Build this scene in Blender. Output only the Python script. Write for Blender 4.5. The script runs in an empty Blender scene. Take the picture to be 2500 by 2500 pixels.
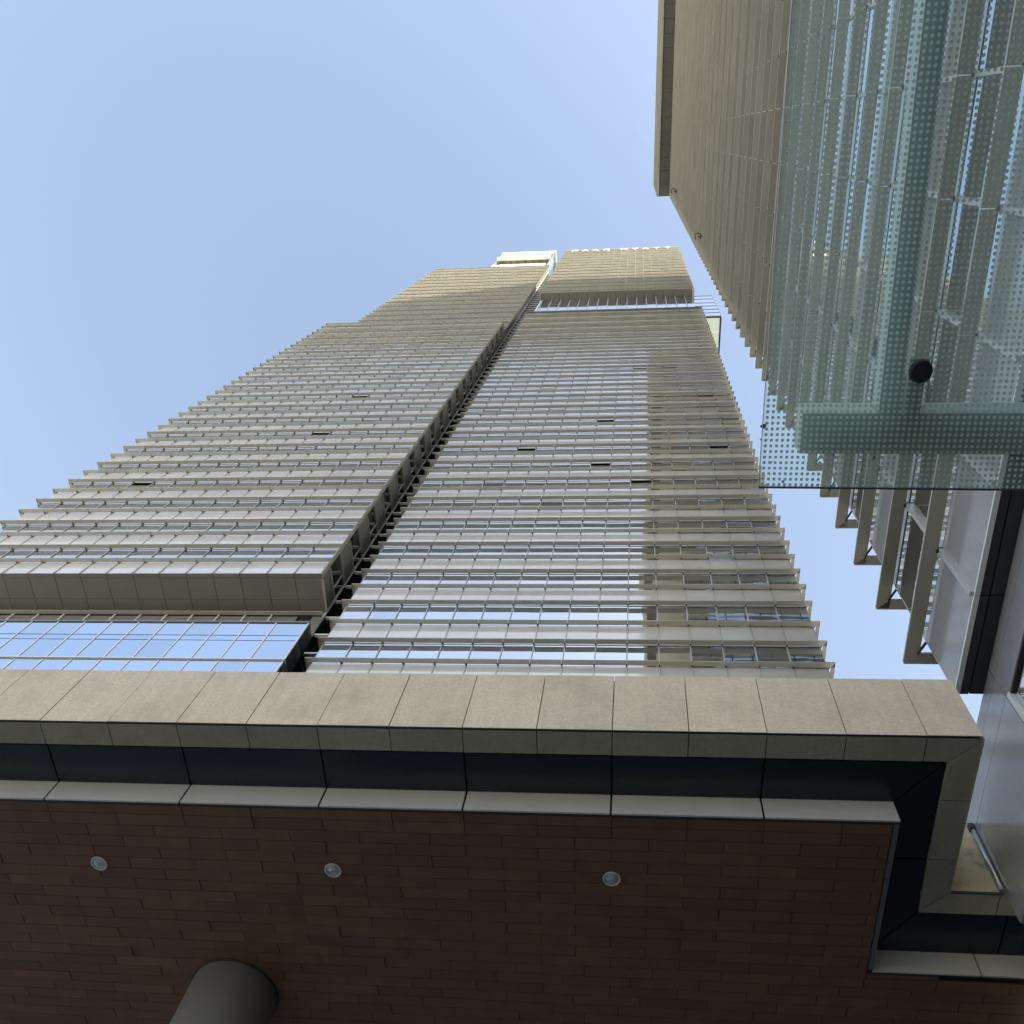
import bpy, math, random
import numpy as np
from mathutils import Matrix, Vector
random.seed(7)
rng = np.random.default_rng(7)
PI = math.pi
R = math.radians
sc = bpy.context.scene
COL = sc.collection

# ---------------------------------------------------------------- camera
ZC = 1.6                                     # eye height; heights below are measured from the eye
ROT = np.array([[0.99363646, 0.04050491, 0.1050997],
                [0.01888844, 0.85996571, -0.51000217],
                [-0.11103974, 0.50874192, 0.8537282]])
FPX, CY = 2497.54, 1820.31
cam_data = bpy.data.cameras.new("camera")
cam = bpy.data.objects.new("camera", cam_data)
COL.objects.link(cam)
m3 = Matrix((ROT[0], -ROT[1], -ROT[2])).transposed()
u_, s_, v_ = np.linalg.svd(np.array(m3))
m3 = Matrix((u_ @ v_).tolist())
cam.matrix_world = Matrix.Translation((0, 0, ZC)) @ m3.to_4x4()
cam_data.sensor_width = 36.0
cam_data.lens = 36.0 * FPX / 2500.0
cam_data.shift_y = (CY - 1250.0) / 2500.0
cam_data.clip_start = 0.05
cam_data.clip_end = 3000.0
sc.camera = cam

# ---------------------------------------------------------------- world and sun
SUN = Vector((-1.0, 0.9, -0.9)).normalized()          # way the light travels
el = math.asin(-SUN.z)
az = math.atan2(-SUN.x, -SUN.y)                        # clockwise from +Y
world = bpy.data.worlds.new("World")
sc.world = world
world.use_nodes = True
wn, wl = world.node_tree.nodes, world.node_tree.links
for n in list(wn):
    wn.remove(n)
sky = wn.new("ShaderNodeTexSky")
sky.sky_type = 'NISHITA'
sky.sun_disc = False
sky.sun_elevation = el
sky.sun_rotation = az
sky.altitude = 0
sky.air_density = 1.4
sky.dust_density = 5.5
sky.ozone_density = 2.2
mixh = wn.new("ShaderNodeMix")
mixh.data_type = 'RGBA'
mixh.inputs[7].default_value = (4.1, 4.7, 5.7, 1)                 # summer haze, thicker towards the horizon
tcw = wn.new('ShaderNodeTexCoord')
sepw = wn.new('ShaderNodeSeparateXYZ')
mrw = wn.new('ShaderNodeMapRange')
mrw.inputs[3].default_value = 0.72
mrw.inputs[4].default_value = 0.08
wl.new(tcw.outputs['Generated'], sepw.inputs[0])
wl.new(sepw.outputs[2], mrw.inputs[0])
wl.new(mrw.outputs[0], mixh.inputs[0])
bg = wn.new("ShaderNodeBackground")
bg.inputs[1].default_value = 0.10
wo = wn.new("ShaderNodeOutputWorld")
wl.new(sky.outputs[0], mixh.inputs[6])
wl.new(mixh.outputs[2], bg.inputs[0])
wl.new(bg.outputs[0], wo.inputs[0])
sd = bpy.data.lights.new("sun", 'SUN')
sd.energy = 5.0
sd.angle = R(0.5)
sd.color = (1.0, 0.88, 0.68)
sun = bpy.data.objects.new("sun", sd)
COL.objects.link(sun)
sun.rotation_euler = SUN.to_track_quat('-Z', 'Y').to_euler()
sun.location = (60, -60, 120)

sc.view_settings.view_transform = 'Standard'
sc.view_settings.look = 'None'
sc.view_settings.gamma = 1.0
sc.view_settings.use_curve_mapping = False
sc.view_settings.exposure = 1.68
sc.render.engine = 'CYCLES'
cy = sc.cycles
cy.use_denoising = True
cy.max_bounces = 8
cy.diffuse_bounces = 3
cy.glossy_bounces = 4
cy.transmission_bounces = 6
cy.transparent_max_bounces = 16
cy.caustics_reflective = False
cy.caustics_refractive = False
cy.sample_clamp_indirect = 6.0

# ---------------------------------------------------------------- materials
def mat(name, base, rough=0.5, metal=0.0, var=0.0, nscale=1.0, rvar=0.0, bump=0.0, bscale=1.0,
        isl=0.0, coat=0.0, spec=0.5, stain=None, bdist=0.02, streak=0.0):
    """Principled with noise in colour, per-piece variation (isl), relief and optional stain colour."""
    m = bpy.data.materials.new(name)
    m.use_nodes = True
    n, l = m.node_tree.nodes, m.node_tree.links
    p = n["Principled BSDF"]
    p.inputs["Roughness"].default_value = rough
    p.inputs["Metallic"].default_value = metal
    p.inputs["Specular IOR Level"].default_value = spec
    if coat:
        p.inputs["Coat Weight"].default_value = coat
        p.inputs["Coat Roughness"].default_value = 0.06
    geo = n.new("ShaderNodeNewGeometry")
    col = n.new("ShaderNodeRGB")
    col.outputs[0].default_value = (*base, 1)
    out = col.outputs[0]
    if var or rvar:
        nz = n.new("ShaderNodeTexNoise")
        nz.inputs["Scale"].default_value = nscale
        nz.inputs["Detail"].default_value = 5
        l.new(geo.outputs["Position"], nz.inputs["Vector"])
    if var:
        mr = n.new("ShaderNodeMapRange")
        mr.inputs[1].default_value = 0.3
        mr.inputs[2].default_value = 0.7
        mr.inputs[3].default_value = 1 - var
        mr.inputs[4].default_value = 1 + var
        l.new(nz.outputs[0], mr.inputs[0])
        sv = n.new("ShaderNodeVectorMath")
        sv.operation = 'SCALE'
        l.new(out, sv.inputs[0])
        l.new(mr.outputs[0], sv.inputs[3])
        out = sv.outputs[0]
    if rvar:
        mr2 = n.new("ShaderNodeMapRange")
        mr2.inputs[1].default_value = 0.3
        mr2.inputs[2].default_value = 0.7
        mr2.inputs[3].default_value = max(0.01, rough - rvar)
        mr2.inputs[4].default_value = rough + rvar
        l.new(nz.outputs[0], mr2.inputs[0])
        l.new(mr2.outputs[0], p.inputs["Roughness"])
    if isl:
        oi = n.new("ShaderNodeObjectInfo")
        ad = n.new("ShaderNodeMath")
        ad.operation = 'ADD'
        l.new(oi.outputs["Random"], ad.inputs[0])
        l.new(geo.outputs["Random Per Island"], ad.inputs[1])
        fr = n.new("ShaderNodeMath")
        fr.operation = 'FRACT'
        l.new(ad.outputs[0], fr.inputs[0])
        mr3 = n.new("ShaderNodeMapRange")
        mr3.inputs[3].default_value = 1 - isl
        mr3.inputs[4].default_value = 1 + isl
        l.new(fr.outputs[0], mr3.inputs[0])
        sv2 = n.new("ShaderNodeVectorMath")
        sv2.operation = 'SCALE'
        l.new(out, sv2.inputs[0])
        l.new(mr3.outputs[0], sv2.inputs[3])
        out = sv2.outputs[0]
    if stain:
        scol, sscale, samt = stain
        n2 = n.new("ShaderNodeTexNoise")
        n2.inputs["Scale"].default_value = sscale
        n2.inputs["Detail"].default_value = 6
        n2.inputs["Roughness"].default_value = 0.65
        l.new(geo.outputs["Position"], n2.inputs["Vector"])
        mr4 = n.new("ShaderNodeMapRange")
        mr4.inputs[1].default_value = 0.48
        mr4.inputs[2].default_value = 0.72
        mr4.inputs[4].default_value = samt
        l.new(n2.outputs[0], mr4.inputs[0])
        mx = n.new("ShaderNodeMix")
        mx.data_type = 'RGBA'
        l.new(mr4.outputs[0], mx.inputs[0])
        l.new(out, mx.inputs[6])
        mx.inputs[7].default_value = (*scol, 1)
        out = mx.outputs[2]
    if streak:
        mpn = n.new("ShaderNodeMapping")
        mpn.inputs["Scale"].default_value = (9.0, 9.0, 0.7)
        n3 = n.new("ShaderNodeTexNoise")
        n3.inputs["Scale"].default_value = 1.0
        n3.inputs["Detail"].default_value = 4
        l.new(geo.outputs["Position"], mpn.inputs["Vector"])
        l.new(mpn.outputs[0], n3.inputs["Vector"])
        mr5 = n.new("ShaderNodeMapRange")
        mr5.inputs[1].default_value = 0.35
        mr5.inputs[2].default_value = 0.65
        mr5.inputs[3].default_value = 1 - streak
        mr5.inputs[4].default_value = 1 + streak * 0.5
        l.new(n3.outputs[0], mr5.inputs[0])
        sv3 = n.new("ShaderNodeVectorMath")
        sv3.operation = 'SCALE'
        l.new(out, sv3.inputs[0])
        l.new(mr5.outputs[0], sv3.inputs[3])
        out = sv3.outputs[0]
    l.new(out, p.inputs["Base Color"])
    if bump:
        nb = n.new("ShaderNodeTexNoise")
        nb.inputs["Scale"].default_value = bscale
        nb.inputs["Detail"].default_value = 2
        l.new(geo.outputs["Position"], nb.inputs["Vector"])
        bp = n.new("ShaderNodeBump")
        bp.inputs["Strength"].default_value = bump
        bp.inputs["Distance"].default_value = bdist
        l.new(nb.outputs[0], bp.inputs["Height"])
        l.new(bp.outputs[0], p.inputs["Normal"])
    return m

M = {}
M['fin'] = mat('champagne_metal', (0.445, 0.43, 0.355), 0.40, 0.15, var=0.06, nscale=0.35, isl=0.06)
M['span'] = mat('satin_panel', (0.78, 0.76, 0.71), 0.09, 0.35, var=0.05, nscale=0.5, isl=0.05, bump=0.05, bscale=0.7)
M['mull'] = mat('mullion_metal', (0.52, 0.52, 0.49), 0.35, 0.2)
M['glass'] = mat('coated_glass', (0.78, 0.82, 0.86), 0.02, 1.0, isl=0.07, bump=0.2, bscale=0.8, bdist=0.01)
M['glass_blue'] = mat('blue_glass', (0.66, 0.76, 0.87), 0.02, 1.0, isl=0.07, bump=0.12, bscale=0.8, bdist=0.01)
M['glass_dim'] = mat('dim_glass', (0.42, 0.47, 0.50), 0.06, 1.0, isl=0.2, bump=0.1, bscale=0.8, bdist=0.01)
M['dark'] = mat('dark_interior', (0.012, 0.013, 0.014), 0.6)
M['glass_dark'] = mat('dark_glass', (0.035, 0.045, 0.05), 0.05, 0.0, spec=1.0, bump=0.1, bscale=1.0)
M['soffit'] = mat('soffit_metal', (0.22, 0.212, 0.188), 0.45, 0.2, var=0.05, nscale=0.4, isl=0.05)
M['light_metal'] = mat('light_metal', (0.80, 0.80, 0.79), 0.35, 0.15)
M['black_panel'] = mat('black_panel', (0.03, 0.031, 0.032), 0.28, 0.0, isl=0.1)
M['grey_panel'] = mat('grey_panel', (0.47, 0.475, 0.475), 0.13, 0.4, streak=0.04, var=0.04, nscale=0.8, bump=0.05, bscale=1.1, isl=0.03)
M['stone'] = mat('beige_granite', (0.76, 0.64, 0.465), 0.75, 0.0, var=0.13, nscale=34, isl=0.05, bump=0.25, bscale=60, bdist=0.004,
                 stain=((0.52, 0.42, 0.30), 1.3, 0.55), streak=0.045)
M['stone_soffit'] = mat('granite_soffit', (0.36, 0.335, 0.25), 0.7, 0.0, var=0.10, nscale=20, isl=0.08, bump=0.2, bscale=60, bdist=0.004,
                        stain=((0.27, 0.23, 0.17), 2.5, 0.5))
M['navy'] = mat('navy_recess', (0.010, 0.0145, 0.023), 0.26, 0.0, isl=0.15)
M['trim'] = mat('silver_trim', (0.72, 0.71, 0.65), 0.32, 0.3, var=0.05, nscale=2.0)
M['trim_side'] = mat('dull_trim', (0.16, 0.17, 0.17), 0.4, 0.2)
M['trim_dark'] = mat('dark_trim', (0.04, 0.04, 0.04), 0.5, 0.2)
M['brick'] = mat('red_clay', (0.17, 0.088, 0.049), 0.62, 0.0, var=0.10, nscale=3.0, isl=0.15, bump=0.25, bscale=40, bdist=0.003,
                 stain=((0.14, 0.085, 0.06), 1.6, 0.4))
M['joint'] = mat('dark_joint', (0.022, 0.014, 0.010), 0.9)  # near-black brown of the tile bed and canopy core
M['concrete'] = mat('stained_concrete', (0.70, 0.60, 0.38), 0.85, 0.0, var=0.1, nscale=1.5,
                    stain=((0.23, 0.19, 0.12), 2.2, 0.8))
M['column'] = mat('column_metal', (0.60, 0.60, 0.57), 0.30, 0.62, var=0.03, nscale=2)
M['ground'] = mat('paving', (0.35, 0.35, 0.335), 0.8, 0.0, var=0.15, nscale=0.6)
M['steel'] = mat('painted_steel', (0.50, 0.53, 0.44), 0.45, 0.1, var=0.08, nscale=2.0)
M['bolt'] = mat('black_rubber', (0.012, 0.012, 0.012), 0.4, 0.0)
M['dirt'] = mat('dead_leaf', (0.02, 0.018, 0.012), 0.9)
M['sign'] = mat('white_letter', (0.85, 0.85, 0.82), 0.4)
M['pale_glass'] = mat('pale_glass', (0.60, 0.73, 0.69), 0.12, 0.6)
M['crown_inner'] = mat('cream_soffit', (0.62, 0.64, 0.47), 0.5)
M['lamp_glass'] = mat('lamp_glass', (0.55, 0.62, 0.60), 0.08, 0.55, var=0.25, nscale=14)
M['lamp_ring'] = mat('lamp_ring', (0.62, 0.60, 0.55), 0.4, 0.2)
M['crown_soffit'] = mat('crown_soffit', (0.115, 0.11, 0.095), 0.5, 0.2, isl=0.06)

# fritted safety glass: green tinted pane with a grid of ceramic dots
def frit():
    m = bpy.data.materials.new('fritted_glass')
    m.use_nodes = True
    n, l = m.node_tree.nodes, m.node_tree.links
    for x in list(n):
        n.remove(x)
    out = n.new("ShaderNodeOutputMaterial")
    geo = n.new("ShaderNodeNewGeometry")
    sep = n.new("ShaderNodeSeparateXYZ")
    l.new(geo.outputs["Position"], sep.inputs[0])
    PITCH = 0.0335
    def cell(sock):
        a = n.new("ShaderNodeMath"); a.operation = 'DIVIDE'; a.inputs[1].default_value = PITCH
        l.new(sock, a.inputs[0])
        b = n.new("ShaderNodeMath"); b.operation = 'FRACT'
        l.new(a.outputs[0], b.inputs[0])
        c = n.new("ShaderNodeMath"); c.operation = 'SUBTRACT'; c.inputs[1].default_value = 0.5
        l.new(b.outputs[0], c.inputs[0])
        d = n.new("ShaderNodeMath"); d.operation = 'POWER'; d.inputs[1].default_value = 2
        e = n.new("ShaderNodeMath"); e.operation = 'ABSOLUTE'
        l.new(c.outputs[0], e.inputs[0])
        l.new(e.outputs[0], d.inputs[0])
        return d.outputs[0]
    s = n.new("ShaderNodeMath"); s.operation = 'ADD'
    l.new(cell(sep.outputs[0]), s.inputs[0])
    l.new(cell(sep.outputs[1]), s.inputs[1])
    q = n.new("ShaderNodeMath"); q.operation = 'LESS_THAN'; q.inputs[1].default_value = 0.29 ** 2
    l.new(s.outputs[0], q.inputs[0])
    dot = n.new("ShaderNodeMixShader"); dot.inputs[0].default_value = 0.45
    df = n.new("ShaderNodeBsdfDiffuse"); df.inputs[0].default_value = (0.68, 0.82, 0.71, 1)
    tl = n.new("ShaderNodeBsdfTranslucent"); tl.inputs[0].default_value = (0.58, 0.70, 0.60, 1)
    l.new(df.outputs[0], dot.inputs[1]); l.new(tl.outputs[0], dot.inputs[2])
    tr = n.new("ShaderNodeBsdfTransparent"); tr.inputs[0].default_value = (0.88, 0.96, 0.90, 1)
    haze = n.new("ShaderNodeMixShader"); haze.inputs[0].default_value = 0.23
    tl2 = n.new("ShaderNodeBsdfTranslucent"); tl2.inputs[0].default_value = (0.66, 0.84, 0.72, 1)
    l.new(tr.outputs[0], haze.inputs[1]); l.new(tl2.outputs[0], haze.inputs[2])
    gl = n.new("ShaderNodeBsdfGlossy"); gl.inputs[1].default_value = 0.02
    fr = n.new("ShaderNodeFresnel"); fr.inputs[0].default_value = 1.35
    mg = n.new("ShaderNodeMixShader")
    l.new(fr.outputs[0], mg.inputs[0]); l.new(haze.outputs[0], mg.inputs[1]); l.new(gl.outputs[0], mg.inputs[2])
    mx = n.new("ShaderNodeMixShader")
    l.new(q.outputs[0], mx.inputs[0]); l.new(mg.outputs[0], mx.inputs[1]); l.new(dot.outputs[0], mx.inputs[2])
    l.new(mx.outputs[0], out.inputs[0])
    return m
M['frit'] = frit()

# ---------------------------------------------------------------- helpers
def proj(p):
    c = ROT @ (np.array(p, float))
    if c[2] < 0.05:
        return None
    return FPX * c[0] / c[2] + 1250, FPX * c[1] / c[2] + CY

BOXV = np.array([[x, y, z] for x in (0, 1) for y in (0, 1) for z in (0, 1)], float)
BOXF = [(0, 1, 3, 2), (4, 6, 7, 5), (0, 4, 5, 1), (2, 3, 7, 6), (0, 2, 6, 4), (1, 5, 7, 3)]
_proto = {}
def box_proto(mname):
    if mname not in _proto:
        me = bpy.data.meshes.new('box_' + mname)
        me.from_pydata((BOXV - 0.5).tolist(), [], BOXF)
        me.shade_flat()
        me.materials.append(M[mname])
        _proto[mname] = me
    return _proto[mname]

def link(o, parent=None, label=None, cat=None, group=None, kind=None):
    COL.objects.link(o)
    if parent:
        o.parent = parent
    if label: o['label'] = label
    if cat: o['category'] = cat
    if group: o['group'] = group
    if kind: o['kind'] = kind
    return o

def thing(name, loc, label, cat, group=None):
    o = bpy.data.objects.new(name, None)
    o.location = (loc[0], loc[1], loc[2] + ZC)
    o.empty_display_size = 0.3
    return link(o, None, label, cat, group)

def mesh_obj(name, verts, faces, mname, parent=None, **kw):
    """verts in eye-relative world coordinates"""
    me = bpy.data.meshes.new(name)
    v = np.array(verts, float) + np.array([0, 0, ZC])
    org = np.array(parent.location) if parent else v.mean(0)
    me.from_pydata((v - org).tolist(), [], faces)
    me.shade_flat()
    me.materials.append(M[mname])
    o = bpy.data.objects.new(name, me)
    if not parent:
        o.location = org
    return link(o, parent, **kw)

def box(name, b, mname, parent=None, rot=None, **kw):
    """b = x0,x1,y0,y1,z0,z1 eye-relative; a shared unit cube scaled to size"""
    o = bpy.data.objects.new(name, box_proto(mname))
    c = Vector(((b[0] + b[1]) / 2, (b[2] + b[3]) / 2, (b[4] + b[5]) / 2 + ZC))
    o.location = c - (parent.location if parent else Vector((0, 0, 0)))
    o.scale = (b[1] - b[0], b[3] - b[2], b[5] - b[4])
    if rot:
        o.rotation_euler = rot
    return link(o, parent, **kw)

def boxes_mesh(name, bs, mname, parent, kind='stuff', rots=None, label=None):
    bs = np.array([b[:6] for b in bs], float)
    n = len(bs)
    lo = bs[:, [0, 2, 4]]; hi = bs[:, [1, 3, 5]]
    loc = (BOXV[None] - 0.5) * (hi - lo)[:, None]
    if rots is not None:
        rots = np.array(rots, float)          # small angles about x and z
        ax, az_ = rots[:, 0][:, None], rots[:, 1][:, None]
        y = loc[:, :, 1] - ax * loc[:, :, 2] + az_ * loc[:, :, 0]
        loc = loc.copy(); loc[:, :, 1] = y
    v = loc + ((lo + hi) / 2)[:, None] + np.array([0, 0, ZC]) - np.array(parent.location)
    v = v.reshape(-1, 3)
    f = (np.array(BOXF)[None] + (np.arange(n) * 8)[:, None, None]).reshape(-1, 4)
    me = bpy.data.meshes.new(name)
    me.vertices.add(len(v)); me.vertices.foreach_set('co', v.ravel())
    me.loops.add(f.size); me.loops.foreach_set('vertex_index', f.ravel().astype(np.int32))
    me.polygons.add(len(f))
    me.polygons.foreach_set('loop_start', (np.arange(len(f)) * 4).astype(np.int32))
    me.polygons.foreach_set('loop_total', np.full(len(f), 4, np.int32))
    me.materials.append(M[mname])
    me.update(calc_edges=True); me.validate(); me.shade_flat()
    o = bpy.data.objects.new(name, me)
    return link(o, parent, kind=kind, label=label)

def score(b):
    ps = [proj((x, y, z)) for x in (b[0], b[1]) for y in (b[2], b[3]) for z in (b[4], b[5])]
    if any(p is None for p in ps):
        return 0
    us = [p[0] for p in ps]; vs = [p[1] for p in ps]
    w = min(max(us), 2500) - max(min(us), 0)
    h = min(max(vs), 2500) - max(min(vs), 0)
    if w <= 0 or h <= 0:
        return 0
    if max(w, h) < 10 or min(w, h) < 4:
        return 0.0001
    return w * h

def pieces(name, bs, mname, parent, limit=300, tilt=0.0, mats=None, hide=None):
    """the largest pieces in the picture as objects, the rest of the same kind as one stuff mesh"""
    sco = []
    for i, b in enumerate(bs):
        s = score(b)
        if hide and hide(b):
            s = 0
        sco.append(s)
    order = sorted(range(len(bs)), key=lambda i: -sco[i])
    keep = set(i for i in order[:limit] if sco[i] > 0.01)
    rest = {}
    for i, b in enumerate(bs):
        mm = mats[i] if mats else mname
        a, c = (rng.normal(0, tilt), rng.normal(0, tilt)) if tilt else (0, 0)
        if i in keep:
            box(name, b, mm, parent, rot=(a, 0, c) if tilt else None)
        else:
            rest.setdefault(mm, []).append((b, (a, c)))
    for mm, lst in rest.items():
        boxes_mesh(name + '_field', [x[0] for x in lst], mm, parent, rots=[x[1] for x in lst] if tilt else None)

def facade_y(par, xs, yt, zs, first_window, xl, xr, yw_off=0.33, plate=0.235, wrapR=None, wrapL=None, limit=300,
             open_cells=(), dim=None, hide=None, deep=4.0, fin_mat='fin', thick=0.07):
    """A facade facing -Y. xs = mullion lines, yt = outer plane of the sunshades, zs = sunshade levels.
    Between level k and k+1 the row is glass when (k even) == first_window."""
    yw = yt + yw_off
    fins, panes, pm, spans, mulls, brk = [], [], [], [], [], []
    g = 0.012
    for k, z in enumerate(zs):
        edges = [xl] + list(xs[1:-1]) + [xr]
        for a, b in zip(edges[:-1], edges[1:]):
            fins.append((a + g, b - g, yt, yt + plate, z - thick, z))
        for x in xs[1:-1]:
            brk.append((x - 0.035, x + 0.035, yt + plate - 0.04, yw - 0.02, z - 0.10, z - 0.005))
    for k in range(len(zs) - 1):
        z0, z1 = zs[k] + 0.0, zs[k + 1]
        win = (k % 2 == 0) == first_window
        for j, (a, b) in enumerate(zip(xs[:-1], xs[1:])):
            bb = [a + 0.03, b - 0.03, yw, yw + 0.04, z0 - 0.005, z1 - 0.055]
            if win:
                if (k, j) in open_cells:
                    bb[5] -= 0.55
                panes.append(tuple(bb))
                pm.append('glass_dim' if dim and dim(k, j) else 'glass')
            else:
                bb[2] -= 0.015
                spans.append(tuple(bb))
        for x in xs:
            mulls.append((x - 0.026, x + 0.026, yw - (0.05 if xs[0] < x < xs[-1] else 0.0), yw + 0.05, z0 + 0.002, z1 - 0.072))
    pieces('sunshade_blade', fins, fin_mat, par, limit, hide=hide)
    pieces('window_pane', panes, 'glass', par, limit, tilt=0.003, mats=pm, hide=hide)
    pieces('spandrel_panel', spans, 'span', par, limit, tilt=0.0012, hide=hide)
    pieces('mullion', mulls, 'mull', par, limit, hide=hide)
    if brk:
        pieces('bracket', brk, 'trim_dark', par, 150, hide=hide)
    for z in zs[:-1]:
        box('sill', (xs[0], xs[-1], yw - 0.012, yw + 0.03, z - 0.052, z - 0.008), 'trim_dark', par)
    # dark rooms behind the panes
    box('wall', (xs[0] + 0.02, xs[-1] - 0.02, yw + 0.30, yw + deep, zs[0], zs[-1] - 0.1), 'dark', par)

def wrap(par, zs, xt, yt, sgn, xw, yw, ylen, wband=0.20):
    """sunshades turning the corner: a side blade and a diagonal stay; sgn=+1 right corner, -1 left"""
    vs, fs, vs2, fs2 = [], [], [], []
    for z in zs:
        a, b = xt, xt - sgn * wband
        n0 = len(vs)
        y0, y1 = yt, yt + ylen
        q = [(a, y0 + 0.01), (a, y1), (b, y1), (b, y0 + wband + 0.06)]
        if sgn < 0:
            q = q[::-1]
        for zz in (z - 0.07, z):
            for x, y in q:
                vs.append((x, y, zz))
        fs += [(n0 + 3, n0 + 2, n0 + 1, n0), (n0 + 4, n0 + 5, n0 + 6, n0 + 7)] + \
              [(n0 + i, n0 + (i + 1) % 4, n0 + 4 + (i + 1) % 4, n0 + 4 + i) for i in range(4)]
        n0 = len(vs2)
        dx, dy = (xw - b), (yw - (yt + wband))
        L = math.hypot(dx, dy) + 1e-6
        px, py = -dy / L * 0.02, dx / L * 0.02
        for zz in (z - 0.06, z - 0.01):
            for x, y in ((b + px, yt + wband + py), (b - px, yt + wband - py), (xw - px, yw - py), (xw + px, yw + py)):
                vs2.append((x, y, zz))
        fs2 += [(n0 + 3, n0 + 2, n0 + 1, n0), (n0 + 4, n0 + 5, n0 + 6, n0 + 7)] + \
               [(n0 + i, n0 + (i + 1) % 4, n0 + 4 + (i + 1) % 4, n0 + 4 + i) for i in range(4)]
    mesh_obj('corner_blade', vs, fs, 'fin', par, kind='stuff')
    mesh_obj('corner_stay', vs2, fs2, 'trim_dark', par, kind='stuff')

# ---------------------------------------------------------------- ground
gs = 600
mesh_obj('ground', [(-gs, -gs, -ZC), (gs, -gs, -ZC), (gs, gs, -ZC), (-gs, gs, -ZC)], [(0, 1, 2, 3)], 'ground', kind='structure')

# ---------------------------------------------------------------- main tower (straight ahead)
RH = 2.187
main = thing('office_tower', (-2.9, 24, -ZC), 'tall tower straight ahead with a lower shaft of grey bands under an overhanging hotel block', 'tower')
zs_main = [34.6, 36.79, 38.97, 41.15, 43.36, 45.52, 47.98, 50.15, 52.34, 54.52] + [54.52 + RH * (i + 1) for i in range(43)]
BM = 20.205 / 14
xs_main = [-14.47] + [7.165 - BM * i for i in range(14, -1, -1)] + [8.64]
dimset = set()
for k in range(60):
    for j in range(17):
        if (k > 26 and rng.random() < (0.15 + 0.4 * (k - 26) / 26)) or (12 < k <= 26 and rng.random() < 0.06):
            dimset.add((k, j))
openc = {(19, 4), (23, 8), (17, 8), (15, 10), (19, 14), (33, 10), (33, 12), (27, 14), (39, 6), (45, 12), (45, 14)}
# rows: zs index 3 (41.15) is the foot of a glass row -> odd rows are glass
facade_y(main, xs_main, 20.0, zs_main, False, -14.73, 8.93, 0.33, open_cells=openc, dim=lambda k, j: (k, j) in dimset)
wrap(main, zs_main, 8.93, 20.0, 1, 8.66, 20.33, 14, 0.16)
wrap(main, zs_main, -14.73, 20.0, -1, -14.49, 20.31, 3.0, 0.27)
box('side_wall', (8.60, 8.68, 20.36, 44, 34.6, 148.3), 'glass_dark', main)
box('side_wall', (-14.50, -14.42, 20.40, 44, 34.6, 148.3), 'glass_dark', main)
box('lower_wall', (-14.5, 8.7, 20.32, 44, -ZC, 34.5), 'grey_panel', main)
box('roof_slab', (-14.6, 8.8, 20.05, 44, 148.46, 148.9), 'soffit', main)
# hotel block on top
ZS_H = 168.0
nrow = 30
zs_h = [ZS_H + 0.15 + i * (66.6 / nrow) for i in range(nrow + 1)]
xs_h = [-14.2 + i * (22.7 / 16) for i in range(17)]
facade_y(main, xs_h, 20.05, zs_h, True, -14.45, 8.8, 0.28, dim=lambda k, j: True, limit=60, thick=.16)
box('block_side', (8.52, 8.78, 20.36, 44, ZS_H, 234.6), 'fin', main)
box('block_side', (-14.42, -14.2, 20.36, 44, ZS_H, 234.6), 'fin', main)
box('roof_slab', (-14.45, 8.8, 20.1, 44, 234.9, 235.3), 'fin', main)
for i in range(16):
    a, b = xs_h[i], xs_h[i + 1]
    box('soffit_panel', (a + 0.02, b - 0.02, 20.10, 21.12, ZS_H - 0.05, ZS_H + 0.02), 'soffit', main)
box('soffit_edge', (8.52, 8.86, 20.05, 22.6, ZS_H - 0.12, ZS_H + 0.05), 'light_metal', main)
# glass band between shaft and block
zb0, zb1 = 149.0, 167.9
for i in range(16):
    a, b = xs_h[i] + 0.3, xs_h[i + 1] + 0.3
    if i == 15: b = 8.5
    box('window_pane', (a + 0.05, b - 0.05, 21.12, 21.18, zb0, zb1), 'glass', main, rot=(rng.normal(0, .001), 0, 0))
    box('mullion', (a - 0.05, a + 0.05, 21.02, 21.14, zb0, zb1), 'mull', main)
box('wall', (-14.0, 8.4, 21.3, 40, zb0, zb1), 'dark', main)
box('band_side', (-14.25, -13.95, 21.1, 24, zb0, zb1), 'light_metal', main)

# glass terrace room behind the right shoulder
tr = thing('glass_terrace', (10, 24, 150), 'pale glass box jutting out behind the right shoulder of the tower ahead', 'terrace')
xs_t = [7.0, 8.5, 10.05, 11.9]
zs_t = [154.4, 157, 160.3, 163.6, 166.9, 171, 174.5]
for i in range(3):
    for j in range(6):
        box('glass_pane', (xs_t[i] + .05, xs_t[i + 1] - .05, 22.0, 22.06, zs_t[j] + .05, zs_t[j + 1] - .05), 'glass', tr)
for x in xs_t[1:]:
    box('mullion', (x - .05, x + .05, 21.95, 22.1, 154.4, 174.6), 'glass_dim', tr)
for z in zs_t:
    box('transom', (7.0, 11.9, 21.96, 22.08, z - .05, z + .04), 'glass_dim', tr)
box('frame', (8.6, 11.95, 22.1, 22.3, 154.2, 154.5), 'trim_dark', tr)
box('frame', (11.8, 12.0, 22.3, 28, 154.2, 154.5), 'trim_dark', tr)
for j in range(3):
    box('glass_soffit', (9.4, 11.8, 22.35 + j * 1.85, 22.35 + (j + 1) * 1.85 - .06, 154.5, 154.6), 'pale_glass', tr)
box('ceiling', (8.7, 10.4, 23.2, 28, 154.35, 154.45), 'soffit', tr)
box('side_glass', (11.82, 11.9, 22.1, 28, 154.6, 174.5), 'pale_glass', tr)

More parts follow.
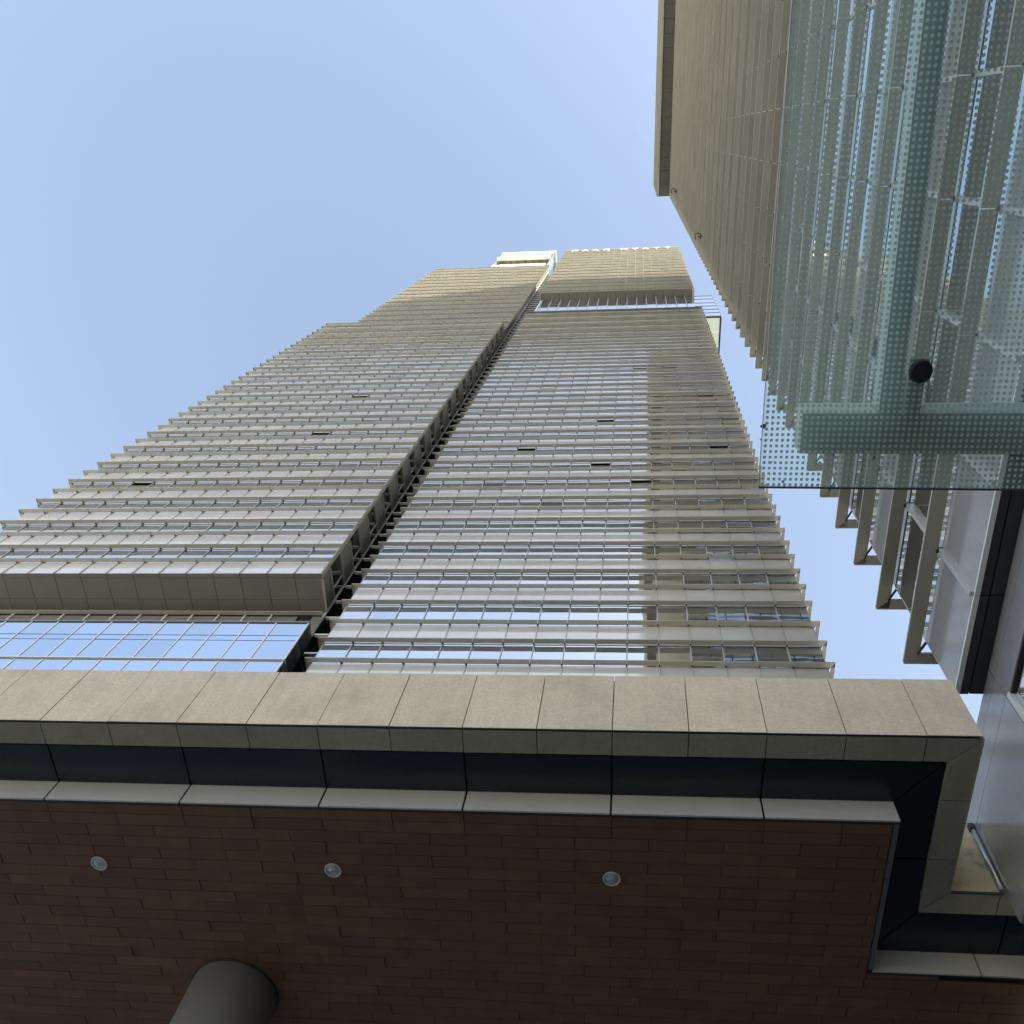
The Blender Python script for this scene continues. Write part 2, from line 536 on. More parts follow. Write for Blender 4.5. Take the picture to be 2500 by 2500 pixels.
# hotel sign
sg = thing('roof_sign', (-3, 19.85, 230.6), 'white capital letters PARK HYATT along the top edge of the hotel block', 'sign')
def letter(ch, x0, w, z0, h, par):
    cu = bpy.data.curves.new('letter', 'FONT')
    cu.body = ch
    cu.size = 1.0
    cu.extrude = 0.06
    t = bpy.data.objects.new('tmp', cu)
    COL.objects.link(t)
    dg = bpy.context.evaluated_depsgraph_get()
    me = bpy.data.meshes.new_from_object(t.evaluated_get(dg))
    bpy.data.objects.remove(t)
    co = np.array([v.co[:] for v in me.vertices])
    lo, hi = co.min(0), co.max(0)
    new = np.zeros_like(co)
    new[:, 0] = (co[:, 0] - lo[0]) / (hi[0] - lo[0]) * w + x0
    new[:, 2] = (co[:, 1] - lo[1]) / (hi[1] - lo[1]) * h + z0 + ZC
    new[:, 1] = 19.80 + (co[:, 2] - lo[2]) * 1.0
    new -= np.array(par.location)
    me.vertices.foreach_set('co', new.ravel())
    me.update()
    me.materials.clear(); me.materials.append(M['sign'])
    o = bpy.data.objects.new('letter', me)
    link(o, par)
for word, xa, xb in (("PARK", -12.9, -5.2), ("HYATT", -3.0, 6.95)):
    st = (xb - xa - 1.25) / (len(word) - 1)
    for i, ch in enumerate(word):
        letter(ch, xa + i * st, 1.25, 229.3, 2.5, sg)

# ---------------------------------------------------------------- left tower
left = thing('office_tower', (-27, 22, -ZC), 'tower on the left, its wide banded box overhanging a blue glass base', 'tower')
XR, XF = -15.95, -15.7
YW = 19.0
zs_l = [49.0] + [50.6 + RH * i for i in range(39)]
xs_l = [XR - 1.45 - 1.478 * i for i in range(14, -1, -1)] + [XR - 0.02]
opl = {(18, 9), (12, 9), (6, 3)}
diml = {(k, j) for k in range(40) for j in range(17) if k > 18 and rng.random() < 0.15 + 0.02 * (k - 18)}
# lowest level has no blade: the spandrel stops at the soffit
facade_y(left, xs_l, 18.7, zs_l[1:], True, -38.3, XF, 0.32, open_cells=opl, dim=lambda k, j: (k, j) in diml, deep=1.6)
for a, b in zip(xs_l[:-1], xs_l[1:]):
    box('spandrel_panel', (a + .04, b - .04, YW - .015, YW + .04, 49.03, 50.5), 'span', left)
    box('mullion', (a - .038, a + .038, YW - .07, YW + .05, 49.03, 50.5), 'mull', left)
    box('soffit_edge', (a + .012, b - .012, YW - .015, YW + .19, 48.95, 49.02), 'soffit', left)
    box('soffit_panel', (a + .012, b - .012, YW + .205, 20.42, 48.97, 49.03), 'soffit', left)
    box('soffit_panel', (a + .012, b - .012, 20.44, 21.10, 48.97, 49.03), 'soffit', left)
box('soffit_core', (-38, XR - 0.1, YW + .1, 21.2, 49.05, 49.3), 'dark', left)
wrap(left, zs_l[1:], -38.3, 18.7, -1, -38.05, 19.0, 10)
# right flank of the box: alternating glass and metal bands
for k in range(len(zs_l) - 1):
    z0, z1 = zs_l[k], zs_l[k + 1]
    mm = 'soffit' if k % 2 == 0 else 'glass_dark'
    off = 0.0 if k % 2 == 0 else 0.03
    box('side_spandrel' if k % 2 == 0 else 'side_pane', (XR - .06 - off, XR - off, YW + .28, 21.08, z0 + .03, z1 - .03), mm, left)
    if k % 2:
        box('side_mullion', (XR - .08, XR + .02, 20.5, 20.56, z0 + .03, z1 - .03), 'mull', left)
    box('side_blade', (XR - .04, XR + .07, YW + .30, 21.05, z0 - .05, z0 + .02), 'fin', left)
box('corner_post', (XR - .06, XR + .005, YW + .0, YW + .27, 49.0, 133.5), 'fin', left)
box('core', (-37.8, XR - .12, 19.6, 26, 49.35, 133.4), 'dark', left)
box('roof_slab', (-38.1, XR, YW, 26, 133.75, 134.0), 'fin', left)
# upper slab
YS = 20.25
zs_u = [133.9 + RH * i for i in range(34)]
xs_u = [XR - .06 - 1.478 * i for i in range(14, -1, -1)]
xs_u[0] = -36.8
facade_y(left, xs_u, 19.95, zs_u, True, -37.0, XF, 0.28, dim=lambda k, j: True, limit=40, thick=.16)
box('side_wall', (XR - .10, XR - .03, 20.27, 21.12, 133.9, 206), 'soffit', left)
box('side_wall', (-37.0, -36.85, 20.3, 36, 133.9, 206), 'soffit', left)
box('roof_slab', (-37.0, XR, 20.0, 36, 206.1, 206.5), 'fin', left)
# white vertical trim and the dark flank behind it
box('edge_trim', (XR - .10, XR + .02, 21.14, 21.24, -ZC, 206), 'light_metal', left)
for k in range(78):
    z0 = 36 + RH * k
    box('flank_pane', (XR - .16, XR - .09, 21.28, 24.5, z0 + .05, z0 + RH - .08), 'glass_dark', left)
# link bars across the slot between the two towers
lk = thing('slot_link', (-15.1, 22, 36), 'row of pale bars bridging the dark slot between the two towers', 'facade')
for k in range(76):
    z0 = 37.6 + RH * k
    box('bar', (XR + .01, -14.53, 21.27, 21.42, z0, z0 + .14), 'light_metal', lk)
    box('ledge', (XR + .01, -14.53, 21.45, 22.9, z0 + .05, z0 + .12), 'black_panel', lk)
box('back_wall', (XR - .05, -14.4, 23.4, 23.5, -ZC, 206), 'glass_dark', lk)

# crown canopy on the left tower
cr = thing('rooftop_lantern', (-20, 20, 206.6), 'white framed glass lantern box on the roof at the right end of the left tower', 'rooftop')
kx = 19.95 / 17.8
x0c, x1c, yf, zb, zt = -27.3, -16.7, 19.9, 221.5, 232.5
box('frame', (x0c, x1c, yf, yf + .5, zb, zb + 1.0), 'light_metal', cr)
box('frame', (x0c, x1c, yf, yf + .4, zt - 2.2, zt), 'light_metal', cr)
box('glass_front', (x0c + .1, x1c - .1, yf + .1, yf + .2, zb + 1.7, zt - 2.3), 'pale_glass', cr)
box('frame', (x1c - .1, x1c + .5, yf, 24.5, zt - 1.5, zt), 'light_metal', cr)
box('glass_side', (x1c + .05, x1c + .15, yf + .5, 24, 207, zt - 1.6), 'pale_glass', cr)
box('glass_side', (x0c + .05, x0c + .15, yf + .5, 24, 207, zt - 1.6), 'pale_glass', cr)
for i in range(7):
    xx = x0c + 1.2 + i * (x1c - x0c - 2.0) / 6
    box('rib', (xx - .08, xx + .08, yf + .5, 22.0, zb + .1, zb + .9), 'soffit', cr)
box('ceiling', (x0c + .2, x1c - .2, yf + .6, 24.4, zb + 1.0, zb + 1.2), 'crown_inner', cr)
box('inner_wall', (x0c + .6, x1c - .8, 20.6, 20.8, 206.6, 215.5), 'crown_inner', cr)
box('wall', (x0c + .6, x1c - .8, 21.0, 24, 206.6, 221.4), 'crown_inner', cr)

# glass base under the left tower
gb = thing('glazed_podium', (-28, 22, -ZC), 'blue reflecting curtain wall in the lower left below the overhang', 'curtain wall')
YB = 19.55
xb = [-30.75 + 1.3882 * i for i in range(-9, 12)]
xb = [x for x in xb if x < -15.9] + [-15.27]
zrows = [(42.50, 43.80), (41.94, 42.46), (39.99, 41.91), (37.6, 39.70), (35.0, 37.56), (31, 34.96)]
for (z0, z1) in zrows:
    for a, b in zip(xb[:-1], xb[1:]):
        box('window_pane', (a + .035, b - .035, YB, YB + .05, z0, z1), 'glass_blue', gb, rot=(rng.normal(0, .001), 0, rng.normal(0, .001)))
for x in xb:
    box('mullion', (x - .03, x + .03, YB - .03, YB + .06, 39.97, 43.9), 'light_metal', gb)
    box('mullion', (x - .03, x + .03, YB - .03, YB + .06, 31.0, 39.70), 'light_metal', gb)
box('ledge', (xb[0], -15.22, YB - .06, YB + .2, 39.86, 39.93), 'light_metal', gb)
box('head_trim', (xb[0], -15.22, YB - .05, YB + .2, 43.93, 44.05), 'soffit', gb)
box('transom', (xb[0], -15.3, YB - .01, YB + .02, 42.465, 42.495), 'trim_dark', gb)
box('transom', (xb[0], -15.3, YB - .01, YB + .02, 41.915, 41.938), 'trim_dark', gb)
box('side_glass', (-15.29, -15.22, YB + .02, 20.28, 31, 43.9), 'glass_dark', gb)
box('core', (xb[0], -15.33, YB + .3, 20.6, 30, 43.9), 'dark', gb)
box('lower_wall', (xb[0], -15.25, YB, YB + .25, -ZC, 30.9), 'grey_panel', gb)
# recessed wall strip between base and overhang
for i in range(18):
    a = -41.9 + 1.45 * i
    if a + 1.45 < XR:
        box('recess_panel', (a + .05, a + 1.40, 21.10, 21.16, 44.4, 48.24), 'soffit', gb)
        box('recess_mullion', (a - .035, a + .035, 21.0, 21.12, 44.4, 48.24), 'light_metal', gb)
box('recess_panel', (-16.5, XR, 21.10, 21.13, 40, 48.24), 'soffit', gb)
box('recess_blade', (-41, XR, 20.86, 21.05, 48.34, 48.42), 'fin', gb)
box('recess_core', (-41, XR - .1, 21.2, 26, -ZC, 49.0), 'dark', gb)

# ---------------------------------------------------------------- right tower (close, facing -X)
rt = thing('office_tower', (20, -15, -ZC), 'nearest tower filling the right side, seen steeply from below with flush beige blades', 'tower')
BR = 1.51
zs_r = [15.24 + 2.18 * i for i in range(66)]
ys_r = [7.03 - BR * i for i in range(0, 35)]        # from the corner backwards
XT, XW = 4.34, 4.64
fins, panes, spans, mulls, brk = [], [], [], [], []
for k, z in enumerate(zs_r):
    ed = [7.38] + ys_r[1:]
    for a, b in zip(ed[:-1], ed[1:]):
        fins.append((XT, XT + .225, b + .008, a - .008, z - .06, z))
    for y in ys_r[1:]:
        brk.append((XT + .20, XW - .02, y - .03, y + .03, z - .09, z - .005))
rows = [(13.50, zs_r[0])] + list(zip(zs_r[:-1], zs_r[1:]))
for k, (z0, z1) in enumerate(rows):
    win = k % 2 == 1
    for a, b in zip(ys_r[:-1], ys_r[1:]):
        bb = (XW, XW + .04, b + .035, a - .035, z0 + .005, z1 - .05)
        (panes if win else spans).append(bb if win else (XW - .012, XW + .04) + bb[2:])
    for y in ys_r:
        mulls.append((XW - (.07 if y < 7 else 0), XW + .05, y - .035, y + (.035 if y < 7 else 0), z0 + .003, z1 - .065))
pieces('sunshade_blade', fins, 'fin', rt, 300)
pieces('bracket', brk, 'trim_dark', rt, 100)
def pieces_x(name, bs, mname, parent, limit, tilt):
    sco = [score(b) for b in bs]
    order = sorted(range(len(bs)), key=lambda i: -sco[i])
    keep = set(i for i in order[:limit] if sco[i] > 0.01)
    rest = []
    for i, b in enumerate(bs):
        if i in keep:
            box(name, b, mname, parent, rot=(0, rng.normal(0, tilt), rng.normal(0, tilt)))
        else:
            rest.append(b)
    if rest:
        boxes_mesh(name + '_field', rest, mname, parent)
pieces_x('window_pane', panes, 'glass', rt, 300, 0.0012)
pieces_x('spandrel_panel', spans, 'grey_panel', rt, 300, 0.0008)
pieces('mullion', mulls, 'mull', rt, 300)
box('wall', (XW + .35, 45, -45, 6.7, 13.6, 157), 'dark', rt)
# bottom edge trim and black soffit
for a, b in zip(ys_r[:-1], ys_r[1:]):
    box('edge_trim', (XW - .02, XW + .05, b + .004, a - .004, 13.44, 13.49), 'light_metal', rt)
for a, b in zip([7.03] + ys_r[1::1], ys_r[1:]):
    box('soffit_panel', (XW + .055, XW + .17, b + .008, a - .008, 13.45, 13.50), 'black_panel', rt)
    box('soffit_panel', (XW + .19, 5.6, b + .008, a - .008, 13.46, 13.51), 'black_panel', rt)
# corner: side blades and stays
vs, fs, v2, f2 = [], [], [], []
for z in zs_r:
    n0 = len(vs)
    for zz in (z - .06, z):
        for x, y in ((XT + .01, 7.40), (9.0, 7.40), (9.0, 7.22), (XT + .215, 7.22)):
            vs.append((x, y, zz))
    fs += [(n0, n0 + 1, n0 + 2, n0 + 3), (n0 + 7, n0 + 6, n0 + 5, n0 + 4)] + \
          [(n0 + i, n0 + 4 + i, n0 + 4 + (i + 1) % 4, n0 + (i + 1) % 4) for i in range(4)]
    n0 = len(v2)
    for zz in (z - .075, z - .03):
        for x, y in ((XT + .205, 7.24), (XT + .185, 7.22), (XW - .015, 7.015), (XW + .01, 7.035)):
            v2.append((x, y, zz))
    f2 += [(n0, n0 + 1, n0 + 2, n0 + 3), (n0 + 7, n0 + 6, n0 + 5, n0 + 4)] + \
          [(n0 + i, n0 + 4 + i, n0 + 4 + (i + 1) % 4, n0 + (i + 1) % 4) for i in range(4)]
mesh_obj('corner_blade', vs, fs, 'fin', rt, kind='stuff')
mesh_obj('corner_stay', v2, f2, 'trim_dark', rt, kind='stuff')
# front face towards the tower ahead (seen in its windows)
fb, pb, sb = [], [], []
for k, (z0, z1) in enumerate(rows):
    for i in range(27):
        x = XW + .02 + 1.5 * i
        bb = (x + .04, x + 1.46, 6.98, 7.02, z0, z1 - .05)
        (pb if k % 2 else sb).append(bb)
    fb.append((9.0, 45, 7.15, 7.40, z1 - .06, z1))
boxes_mesh('front_pane', pb, 'glass_dim', rt)
boxes_mesh('front_spandrel', sb, 'crown_soffit', rt)  # same design as the side face, its shade put into a darker colour
boxes_mesh('front_blade', fb, 'soffit', rt)  # blades coloured darker too, standing for shaded undersides
# crown box
cz0, cz1, cx = 158.0, 197.0, 2.80
csp, csb, crl = [], [], []
for i in range(34):
    y1 = 7.30 - BR * i
    csp.append((cx + .16, XW + .1, y1 - BR + .02, y1 - .02, cz0, cz0 + .1))
    csb.append((cx + .02, cx + .10, y1 - BR + .015, y1 - .015, cz0 + .02, cz1))
for i in range(18):
    z = cz0 + 2.17 * i
    crl.append((cx - .10, cx + .02, -45, 7.36, z, z + .08))
pieces('crown_soffit_panel', csp, 'crown_soffit', rt, 60)
pieces('crown_panel', csb, 'fin', rt, 60)
boxes_mesh('crown_rail', crl, 'fin', rt)
box('crown_edge', (cx, cx + .15, -45, 7.36, cz0 - .15, cz0 + .05), 'fin', rt)
box('crown_core', (cx + .12, 45, -45, 7.33, cz0 + .12, cz1 - .1), 'soffit', rt)
box('neck', (XW - .1, 45, -45, 6.9, 156.5, 158.05), 'fin', rt)

# small hooks on the facade
def hook(loc, s, label):
    vs, fs = [], []
    n, r = 14, 0.16
    for i in range(n):
        a = R(40 + 290 * i / (n - 1))
        cyy, czz = math.cos(a) * s, math.sin(a) * s
        for j in range(6):
            b = 2 * PI * j / 6
            rr = s + math.cos(b) * s * r
            vs.append((loc[0] + math.sin(a) * rr, loc[1] + math.cos(a) * rr, loc[2] + math.sin(b) * s * r))
    for i in range(n - 1):
        for j in range(6):
            a, b = i * 6 + j, i * 6 + (j + 1) % 6
            fs.append((a, b, b + 6, a + 6))
    t = thing('facade_hook', loc, label, 'hook')
    mesh_obj('ring', vs, fs, 'trim_dark', t)
    box('arm', (loc[0], loc[0] + .45, loc[1] - s * .2, loc[1] + s * .2, loc[2] - s * .15, loc[2] + s * .15), 'trim_dark', t)
hook((4.08, 5.97, 76.3), .20, 'dark curled hook low on the beige blades of the right tower')
hook((4.0, 5.5, 128.0), .28, 'dark curled hook just under the crown of the right tower')

# ---------------------------------------------------------------- grey podium wall on the right
pw = thing('podium_wall', (7, 1, 9), 'smooth grey clad podium wall with a window at the right edge beside the stone canopy', 'wall')
XP = 5.01
def px(name, y0, y1, z0, z1, m='grey_panel', off=0.0, th=.05, **kw):
    return box(name, (XP - off, XP - off + th, y0, y1, z0, z1), m, pw, **kw)
px('coping_panel', 6.636, 9.0, 13.176, 13.45)
px('coping_panel', -6, 6.624, 13.176, 13.45)
px('wall_panel', 6.636, 8.81, 10.66, 12.655)
px('wall_panel', 6.636, 8.97, 12.665, 13.168)
px('wall_panel', -6, 6.624, 12.575, 13.168)
px('wall_panel', 6.60, 6.624, 10.66, 12.57)
px('wall_panel', -6, 3.2, 10.66, 12.57)
px('wall_panel', 3.2, 6.60, 10.66, 10.95)
box('window', (XP + .04, XP + .08, 3.25, 6.50, 11.0, 12.52), 'glass', pw)
px('window_frame', 6.52, 6.595, 10.96, 12.57, 'light_metal', .02, .08)
px('window_frame', 3.2, 6.52, 12.52, 12.57, 'trim_dark', .0, .08)
px('window_frame', 3.2, 6.52, 10.95, 11.0, 'light_metal', .02, .08)
box('wall_core', (XP + .12, 30, -6, 8.78, 10.68, 13.40), 'black_panel', pw)
box('end_panel', (XP + .06, 30, 8.79, 8.81, 10.66, 13.45), 'grey_panel', pw)
box('underside', (XP + .0, 30, -6, 8.80, 10.60, 10.655), 'grey_panel', pw)
box('base_glazing', (5.7, 5.8, -30, 40, -ZC, 10.58), 'glass_dark', pw)

# stained concrete parapet in the notch
cw = thing('concrete_wall', (5, 9.3, 10.7), 'stained sandy concrete wall lit in the triangular gap beside the canopy', 'wall')
box('wall_face', (3.9, 5.05, 8.84, 8.90, 11.245, 12.88), 'concrete', cw)
def cyl(name, x, y, r, z0, z1, mname, par=None, n=48, **kw):
    vs, fs = [], []
    for i in range(n):
        a = 2 * PI * i / n
        vs += [(x + r * math.cos(a), y + r * math.sin(a), z0), (x + r * math.cos(a), y + r * math.sin(a), z1)]
    for i in range(n):
        j = (i + 1) % n
        fs.append((2 * i, 2 * j, 2 * j + 1, 2 * i + 1))
    fs.append(tuple(2 * i for i in range(n))[::-1]); fs.append(tuple(2 * i + 1 for i in range(n)))
    o = mesh_obj(name, vs, fs, mname, par, **kw)
    for p in o.data.polygons[:n]:
        p.use_smooth = True
    return o
cyl('edge_pipe', 4.975, 8.795, .032, 11.25, 12.62, 'column', cw, 24)
box('cap', (4.93, 5.0, 8.76, 8.83, 12.63, 12.76), 'trim_dark', cw)

# ---------------------------------------------------------------- entrance canopy
S = 11.2
ZK = 10.786
cn = thing('entrance_canopy', (-4, 9, 10.7), 'stone edged entrance canopy with a red clay tiled ceiling across the bottom', 'canopy')
YF = 6.423
PW = .9545
xj = [-.181 + PW * k for k in range(-14, 5)] + [4.29]
J = .006
def prism(name, poly, z0, z1, mname):
    """flat piece with a polygonal plan"""
    n = len(poly)
    ar = sum(poly[i][0] * poly[(i + 1) % n][1] - poly[(i + 1) % n][0] * poly[i][1] for i in range(n))
    if ar < 0:
        poly = poly[::-1]
    vs = [(x, y, z0) for x, y in poly] + [(x, y, z1) for x, y in poly]
    fs = [tuple(range(n))[::-1], tuple(range(n, 2 * n))] + [(i, (i + 1) % n, n + (i + 1) % n, n + i) for i in range(n)]
    return mesh_obj(name, vs, fs, mname, cn)
for a, b in zip(xj[:-1], xj[1:]):
    dz = rng.normal(0, .002)
    box('stone_panel', (a + J, b - J, YF + dz, YF + .05 + dz, S + .012, 12.71), 'stone', cn)
for a, b in zip(xj[:-2], xj[1:-1]):
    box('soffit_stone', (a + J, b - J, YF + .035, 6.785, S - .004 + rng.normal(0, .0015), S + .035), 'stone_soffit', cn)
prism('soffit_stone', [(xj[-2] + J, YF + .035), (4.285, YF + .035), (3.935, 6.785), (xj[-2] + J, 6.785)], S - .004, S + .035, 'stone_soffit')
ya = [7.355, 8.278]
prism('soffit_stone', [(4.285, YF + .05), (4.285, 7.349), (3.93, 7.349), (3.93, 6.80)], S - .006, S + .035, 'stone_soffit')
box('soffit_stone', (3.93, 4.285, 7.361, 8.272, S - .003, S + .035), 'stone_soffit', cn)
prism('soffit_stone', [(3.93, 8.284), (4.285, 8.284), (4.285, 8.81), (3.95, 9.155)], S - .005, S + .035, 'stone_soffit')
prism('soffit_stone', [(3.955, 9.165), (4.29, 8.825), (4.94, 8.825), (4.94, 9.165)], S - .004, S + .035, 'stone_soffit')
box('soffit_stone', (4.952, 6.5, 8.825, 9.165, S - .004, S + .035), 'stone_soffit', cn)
box('side_stone', (4.24, 4.292, YF + .06, 8.80, S + .04, 12.71), 'stone', cn)
box('edge_groove', (xj[0], 4.25, YF + .004, YF + .030, S + .0, S + .010), 'trim_dark', cn)
box('edge_strip', (4.287, 4.30, YF + .02, 8.80, S - .02, S + .03), 'stone_soffit', cn)
box('edge_strip', (4.31, 4.985, 8.805, 8.822, S - .015, S + .03), 'trim_dark', cn)
box('canopy_core', (xj[0], 4.22, YF + .07, 8.80, S + .06, 12.68), 'joint', cn)
box('canopy_core', (xj[0], 7.0, 9.2, 24, S + .06, 12.6), 'joint', cn)
box('canopy_core', (xj[0], 3.9, 8.81, 9.19, S + .06, 12.66), 'joint', cn)
# dark recess panels
xd = [-.181 + 2 * PW * k for k in range(-7, 2)]
for a, b in zip(xd[:-1], xd[1:]):
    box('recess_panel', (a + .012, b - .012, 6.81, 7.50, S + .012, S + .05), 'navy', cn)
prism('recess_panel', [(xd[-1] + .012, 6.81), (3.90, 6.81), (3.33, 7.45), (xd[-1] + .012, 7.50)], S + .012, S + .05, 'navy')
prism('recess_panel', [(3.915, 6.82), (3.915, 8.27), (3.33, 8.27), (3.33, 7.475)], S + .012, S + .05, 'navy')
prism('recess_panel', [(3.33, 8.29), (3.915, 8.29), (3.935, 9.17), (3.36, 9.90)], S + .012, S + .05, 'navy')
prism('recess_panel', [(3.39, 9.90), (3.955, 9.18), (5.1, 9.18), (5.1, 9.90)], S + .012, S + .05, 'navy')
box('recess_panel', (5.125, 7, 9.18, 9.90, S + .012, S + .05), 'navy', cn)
# silver trim around the tiled field
for a, b in zip(xd[:-1], xd[1:]):
    box('trim_panel', (a + .014, b - .014, 7.40, 7.425, ZK, S + .01), 'trim', cn)
    box('trim_lip', (a + .010, b - .010, 7.427, 7.455, ZK - .001, ZK + .03), 'trim_dark', cn)
box('trim_panel', (xd[-1] + .014, 3.372, 7.40, 7.425, ZK, S + .01), 'trim', cn)
box('trim_lip', (xd[-1] + .010, 3.372, 7.427, 7.455, ZK - .001, ZK + .03), 'trim_dark', cn)
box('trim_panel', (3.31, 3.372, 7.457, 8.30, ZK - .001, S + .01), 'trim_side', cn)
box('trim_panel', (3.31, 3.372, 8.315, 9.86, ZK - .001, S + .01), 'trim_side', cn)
box('trim_panel', (3.374, 4.78, 9.87, 9.895, ZK, S + .01), 'trim', cn)
box('trim_panel', (4.80, 7.0, 9.87, 9.895, ZK, S + .01), 'trim', cn)
box('trim_lip', (3.30, 7.0, 9.897, 9.925, ZK - .001, ZK + .03), 'trim_dark', cn)
box('trim_back', (xj[0], 3.30, 7.46, 7.50, ZK + .06, S + .01), 'joint', cn)
box('tile_bed', (xj[0], 3.305, 7.456, 24, ZK + .045, ZK + .055), 'joint', cn)
box('tile_bed', (3.305, 7.0, 9.926, 24, ZK + .045, ZK + .055), 'joint', cn)
# clay tiles
bricks = []
BH = .1844
gj = .0045
yb0 = 7.617
nr = 28
lights = [(-7.304, 8.476), (-3.94, 8.46), (-.156, 8.447)]
for r in range(-1, nr):
    y0 = yb0 + BH * r
    y1 = y0 + BH
    if r < 0:
        y0 = 7.462
    if r < 13:
        off = -.169 + (0 if r % 2 == 0 else PW / 2)
        if r == -1: off = -.169
    else:
        off = -.169 + PW * (0, .45, .13, .62, .3)[r % 5]
    xmax = 3.298 if y0 < 9.93 else 6.5
    k0 = math.floor((-13.2 - off) / PW)
    x = off + k0 * PW
    while x < xmax - .02:
        a, b = x, min(x + PW, xmax)
        yy0 = y0
        if y0 < 9.93 < y1 and b > 3.3:
            pass
        bricks.append((a + gj, b - gj, yy0 + gj * .7, y1 - gj * .7, ZK + rng.normal(0.005, .0035), ZK + .04))
        x += PW
# the row that meets the notch on its right-hand side
bricks.append((3.31, 4.25, 9.93, 10.005, ZK + .004, ZK + .04))
pieces('tile', bricks, 'brick', cn, 300)

# recessed lights
for (x, y), w in zip(lights, ('leftmost of the three round downlights in the tiled ceiling, above the column',
                              'middle one of the three round downlights in the tiled ceiling',
                              'rightmost of the three round downlights in the tiled ceiling')):
    t = thing('downlight', (x, y, ZK), w, 'downlight', 'round downlights in the tiled ceiling')
    vs, fs = [], []
    prof = [(.121, -.002), (.119, -.012), (.105, -.016), (.093, -.010), (.090, .004)]
    n = 40
    for i in range(n):
        a = 2 * PI * i / n
        for r_, z_ in prof:
            vs.append((x + r_ * math.cos(a), y + r_ * math.sin(a), ZK + z_))
    P_ = len(prof)
    for i in range(n):
        j = (i + 1) % n
        for q in range(P_ - 1):
            fs.append((i * P_ + q, i * P_ + q + 1, j * P_ + q + 1, j * P_ + q))
    o = mesh_obj('rim', vs, fs, 'lamp_ring', t)
    vs, fs = [], []
    rings = [(.089, -.002), (.07, -.010), (.045, -.017), (.02, -.020), (.001, -.021)]
    for i in range(n):
        a = 2 * PI * i / n
        for r_, z_ in rings:
            vs.append((x + r_ * math.cos(a), y + r_ * math.sin(a), ZK + z_))
    for i in range(n):
        j = (i + 1) % n
        for q in range(len(rings) - 1):
            fs.append((i * 5 + q, i * 5 + q + 1, j * 5 + q + 1, j * 5 + q))
    o = mesh_obj('lens', vs, fs, 'lamp_glass', t)
    for p in o.data.polygons: p.use_smooth = True

# column
ct = thing('round_column', (-5.76, 10.82, -ZC), 'round grey metal column rising to the tiled ceiling at the bottom left', 'column')
cyl('shaft', -5.76, 10.82, .645, -ZC, ZK - .03, 'column', ct, 96)
cyl('collar', -5.76, 10.82, .665, ZK - .028, ZK + .002, 'trim_dark', ct, 96)

# ---------------------------------------------------------------- glass canopy on the right
gc = thing('glass_canopy', (3, 0, 6.4), 'green dotted glass canopy with steel beams above it at the upper right', 'canopy')
def zg(x, y):
    return 6.5 - .066 * (x - .80) - .111 * (y - 1.94)
def pane(x0, x1, y0, y1, name='glass_pane'):
    vs = []
    for dz in (0, .019):
        for x, y in ((x0, y0), (x1, y0), (x1, y1), (x0, y1)):
            vs.append((x, y, zg(x, y) + dz))
    fs = [(3, 2, 1, 0), (4, 5, 6, 7), (0, 1, 5, 4), (1, 2, 6, 5), (2, 3, 7, 6), (3, 0, 4, 7)]
    return vs, fs
vs, fs = pane(.80, 5.6, -.95, 1.94)
# single sheet: the dots are printed on its lower face
mesh_obj('glass_pane', vs[:4], [fs[0]], 'frit', gc)
vs, fs = pane(.80, 5.6, -3.9, -.965)
mesh_obj('glass_pane', vs[:4], [fs[0]], 'frit', gc)
def tilted(name, x0, x1, y0, y1, d0, d1, mname, par):
    vs = []
    for d in (d0, d1):
        for x, y in ((x0, y0), (x1, y0), (x1, y1), (x0, y1)):
            vs.append((x, y, zg(x, y) + d))
    fs = [(3, 2, 1, 0), (4, 5, 6, 7), (0, 1, 5, 4), (1, 2, 6, 5), (2, 3, 7, 6), (3, 0, 4, 7)]
    return mesh_obj(name, vs, fs, mname, par)
tilted('glass_edge', .80, 5.6, 1.941, 1.949, -.002, .02, 'trim_dark', gc)
tilted('glass_edge', .795, .799, -3.9, 1.949, -.002, .02, 'steel', gc)
tilted('beam', 1.50, 1.625, -4, 1.52, .14, .36, 'steel', gc)
tilted('beam', 1.05, 5.68, 1.53, 1.77, .13, .42, 'steel', gc)
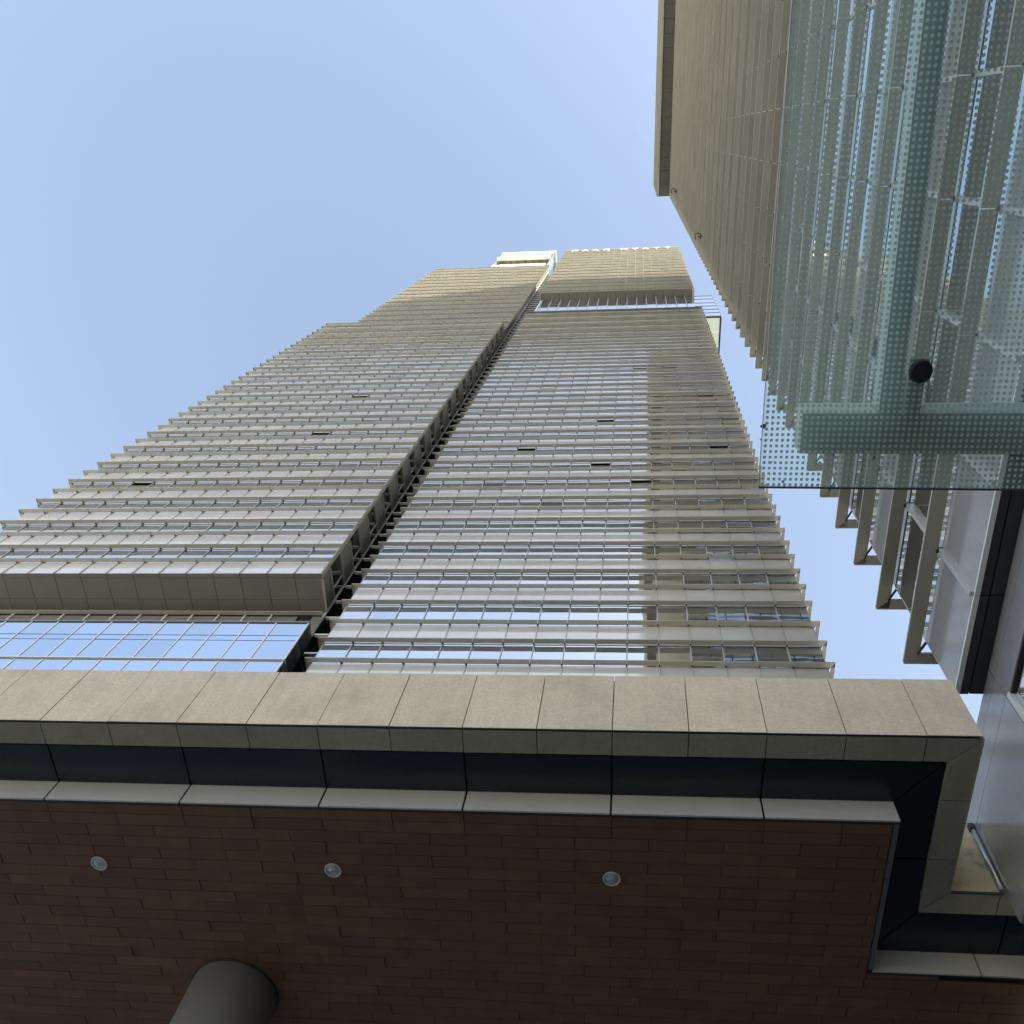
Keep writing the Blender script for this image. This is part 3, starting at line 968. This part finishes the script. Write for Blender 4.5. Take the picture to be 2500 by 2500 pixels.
# bolt with its plate and arm
bx, by = 1.675, 1.262
vs, fs = [], []
n = 40
for z_, r_ in ((-.045, .055), (-.038, .064), (-.008, .066), (-.002, .060)):
    for i in range(n):
        a = 2 * PI * i / n
        vs.append((bx + r_ * math.cos(a), by + r_ * math.sin(a), zg(bx, by) + z_))
fs.append(tuple(range(n))[::-1])
for q in range(3):
    for i in range(n):
        j = (i + 1) % n
        fs.append((q * n + i, q * n + j, (q + 1) * n + j, (q + 1) * n + i))
mesh_obj('bolt_disc', vs, fs, 'bolt', gc)
tilted('spider_plate', 1.62, 1.73, 1.20, 1.32, .022, .05, 'steel', gc)
tilted('spider_arm', 1.63, 1.72, 1.32, 1.53, .06, .20, 'steel', gc)

# specks of dirt and leaf on the glass
specks = [(1864, 1040, 7), (1979.5, 1019, 3), (2035, 1111, 3.4), (2133, 1117, 5), (1911, 1176, 4.5), (1883, 1128, 3), (2293, 390, 3), (1966, 1184, 2.5), (2247, 993, 3), (1858, 1073, 3)]
def ray(u, v):
    return ROT.T @ np.array([(u - 1250) / FPX, (v - CY) / FPX, 1])
words = ['darkest leaf scrap at the left rim of the glass canopy', 'tiny speck over the short end of the steel crossbeam',
         'round speck below the crossbeam near its left end', 'ragged speck below the crossbeam under the long beam',
         'flat leaf scrap near the lower edge of the glass canopy', 'faint speck inside the left rim of the glass',
         'lone speck high up beside the long steel beam', 'smallest speck at the lower left edge of the glass',
         'speck on the light flange beside the black bolt', 'speck just under the big leaf scrap at the rim']
for (u, v, pr), w in zip(specks, words):
    d = ray(u, v)
    t = 6.5 / d[2]
    for _ in range(6):
        t = zg(d[0] * t, d[1] * t) / d[2]
    t += .028 / d[2]
    x, y = d[0] * t, d[1] * t
    rr = pr / FPX * np.linalg.norm(d) * t
    vs = []
    n = 9
    for i in range(n):
        a = 2 * PI * i / n
        q = rr * rng.uniform(.6, 1.25)
        vs.append((x + q * math.cos(a), y + q * .8 * math.sin(a), zg(x, y) + .022 + rng.uniform(0, .004)))
    vs.append((x, y, zg(x, y) + .036))
    vs.append((x, y, zg(x, y) + .0215))
    fs = [(i, (i + 1) % n, n) for i in range(n)] + [((i + 1) % n, i, n + 1) for i in range(n)]
    mesh_obj('leaf_scrap', vs, fs, 'dirt', label=w, cat='debris', group='specks of dirt on the glass canopy')
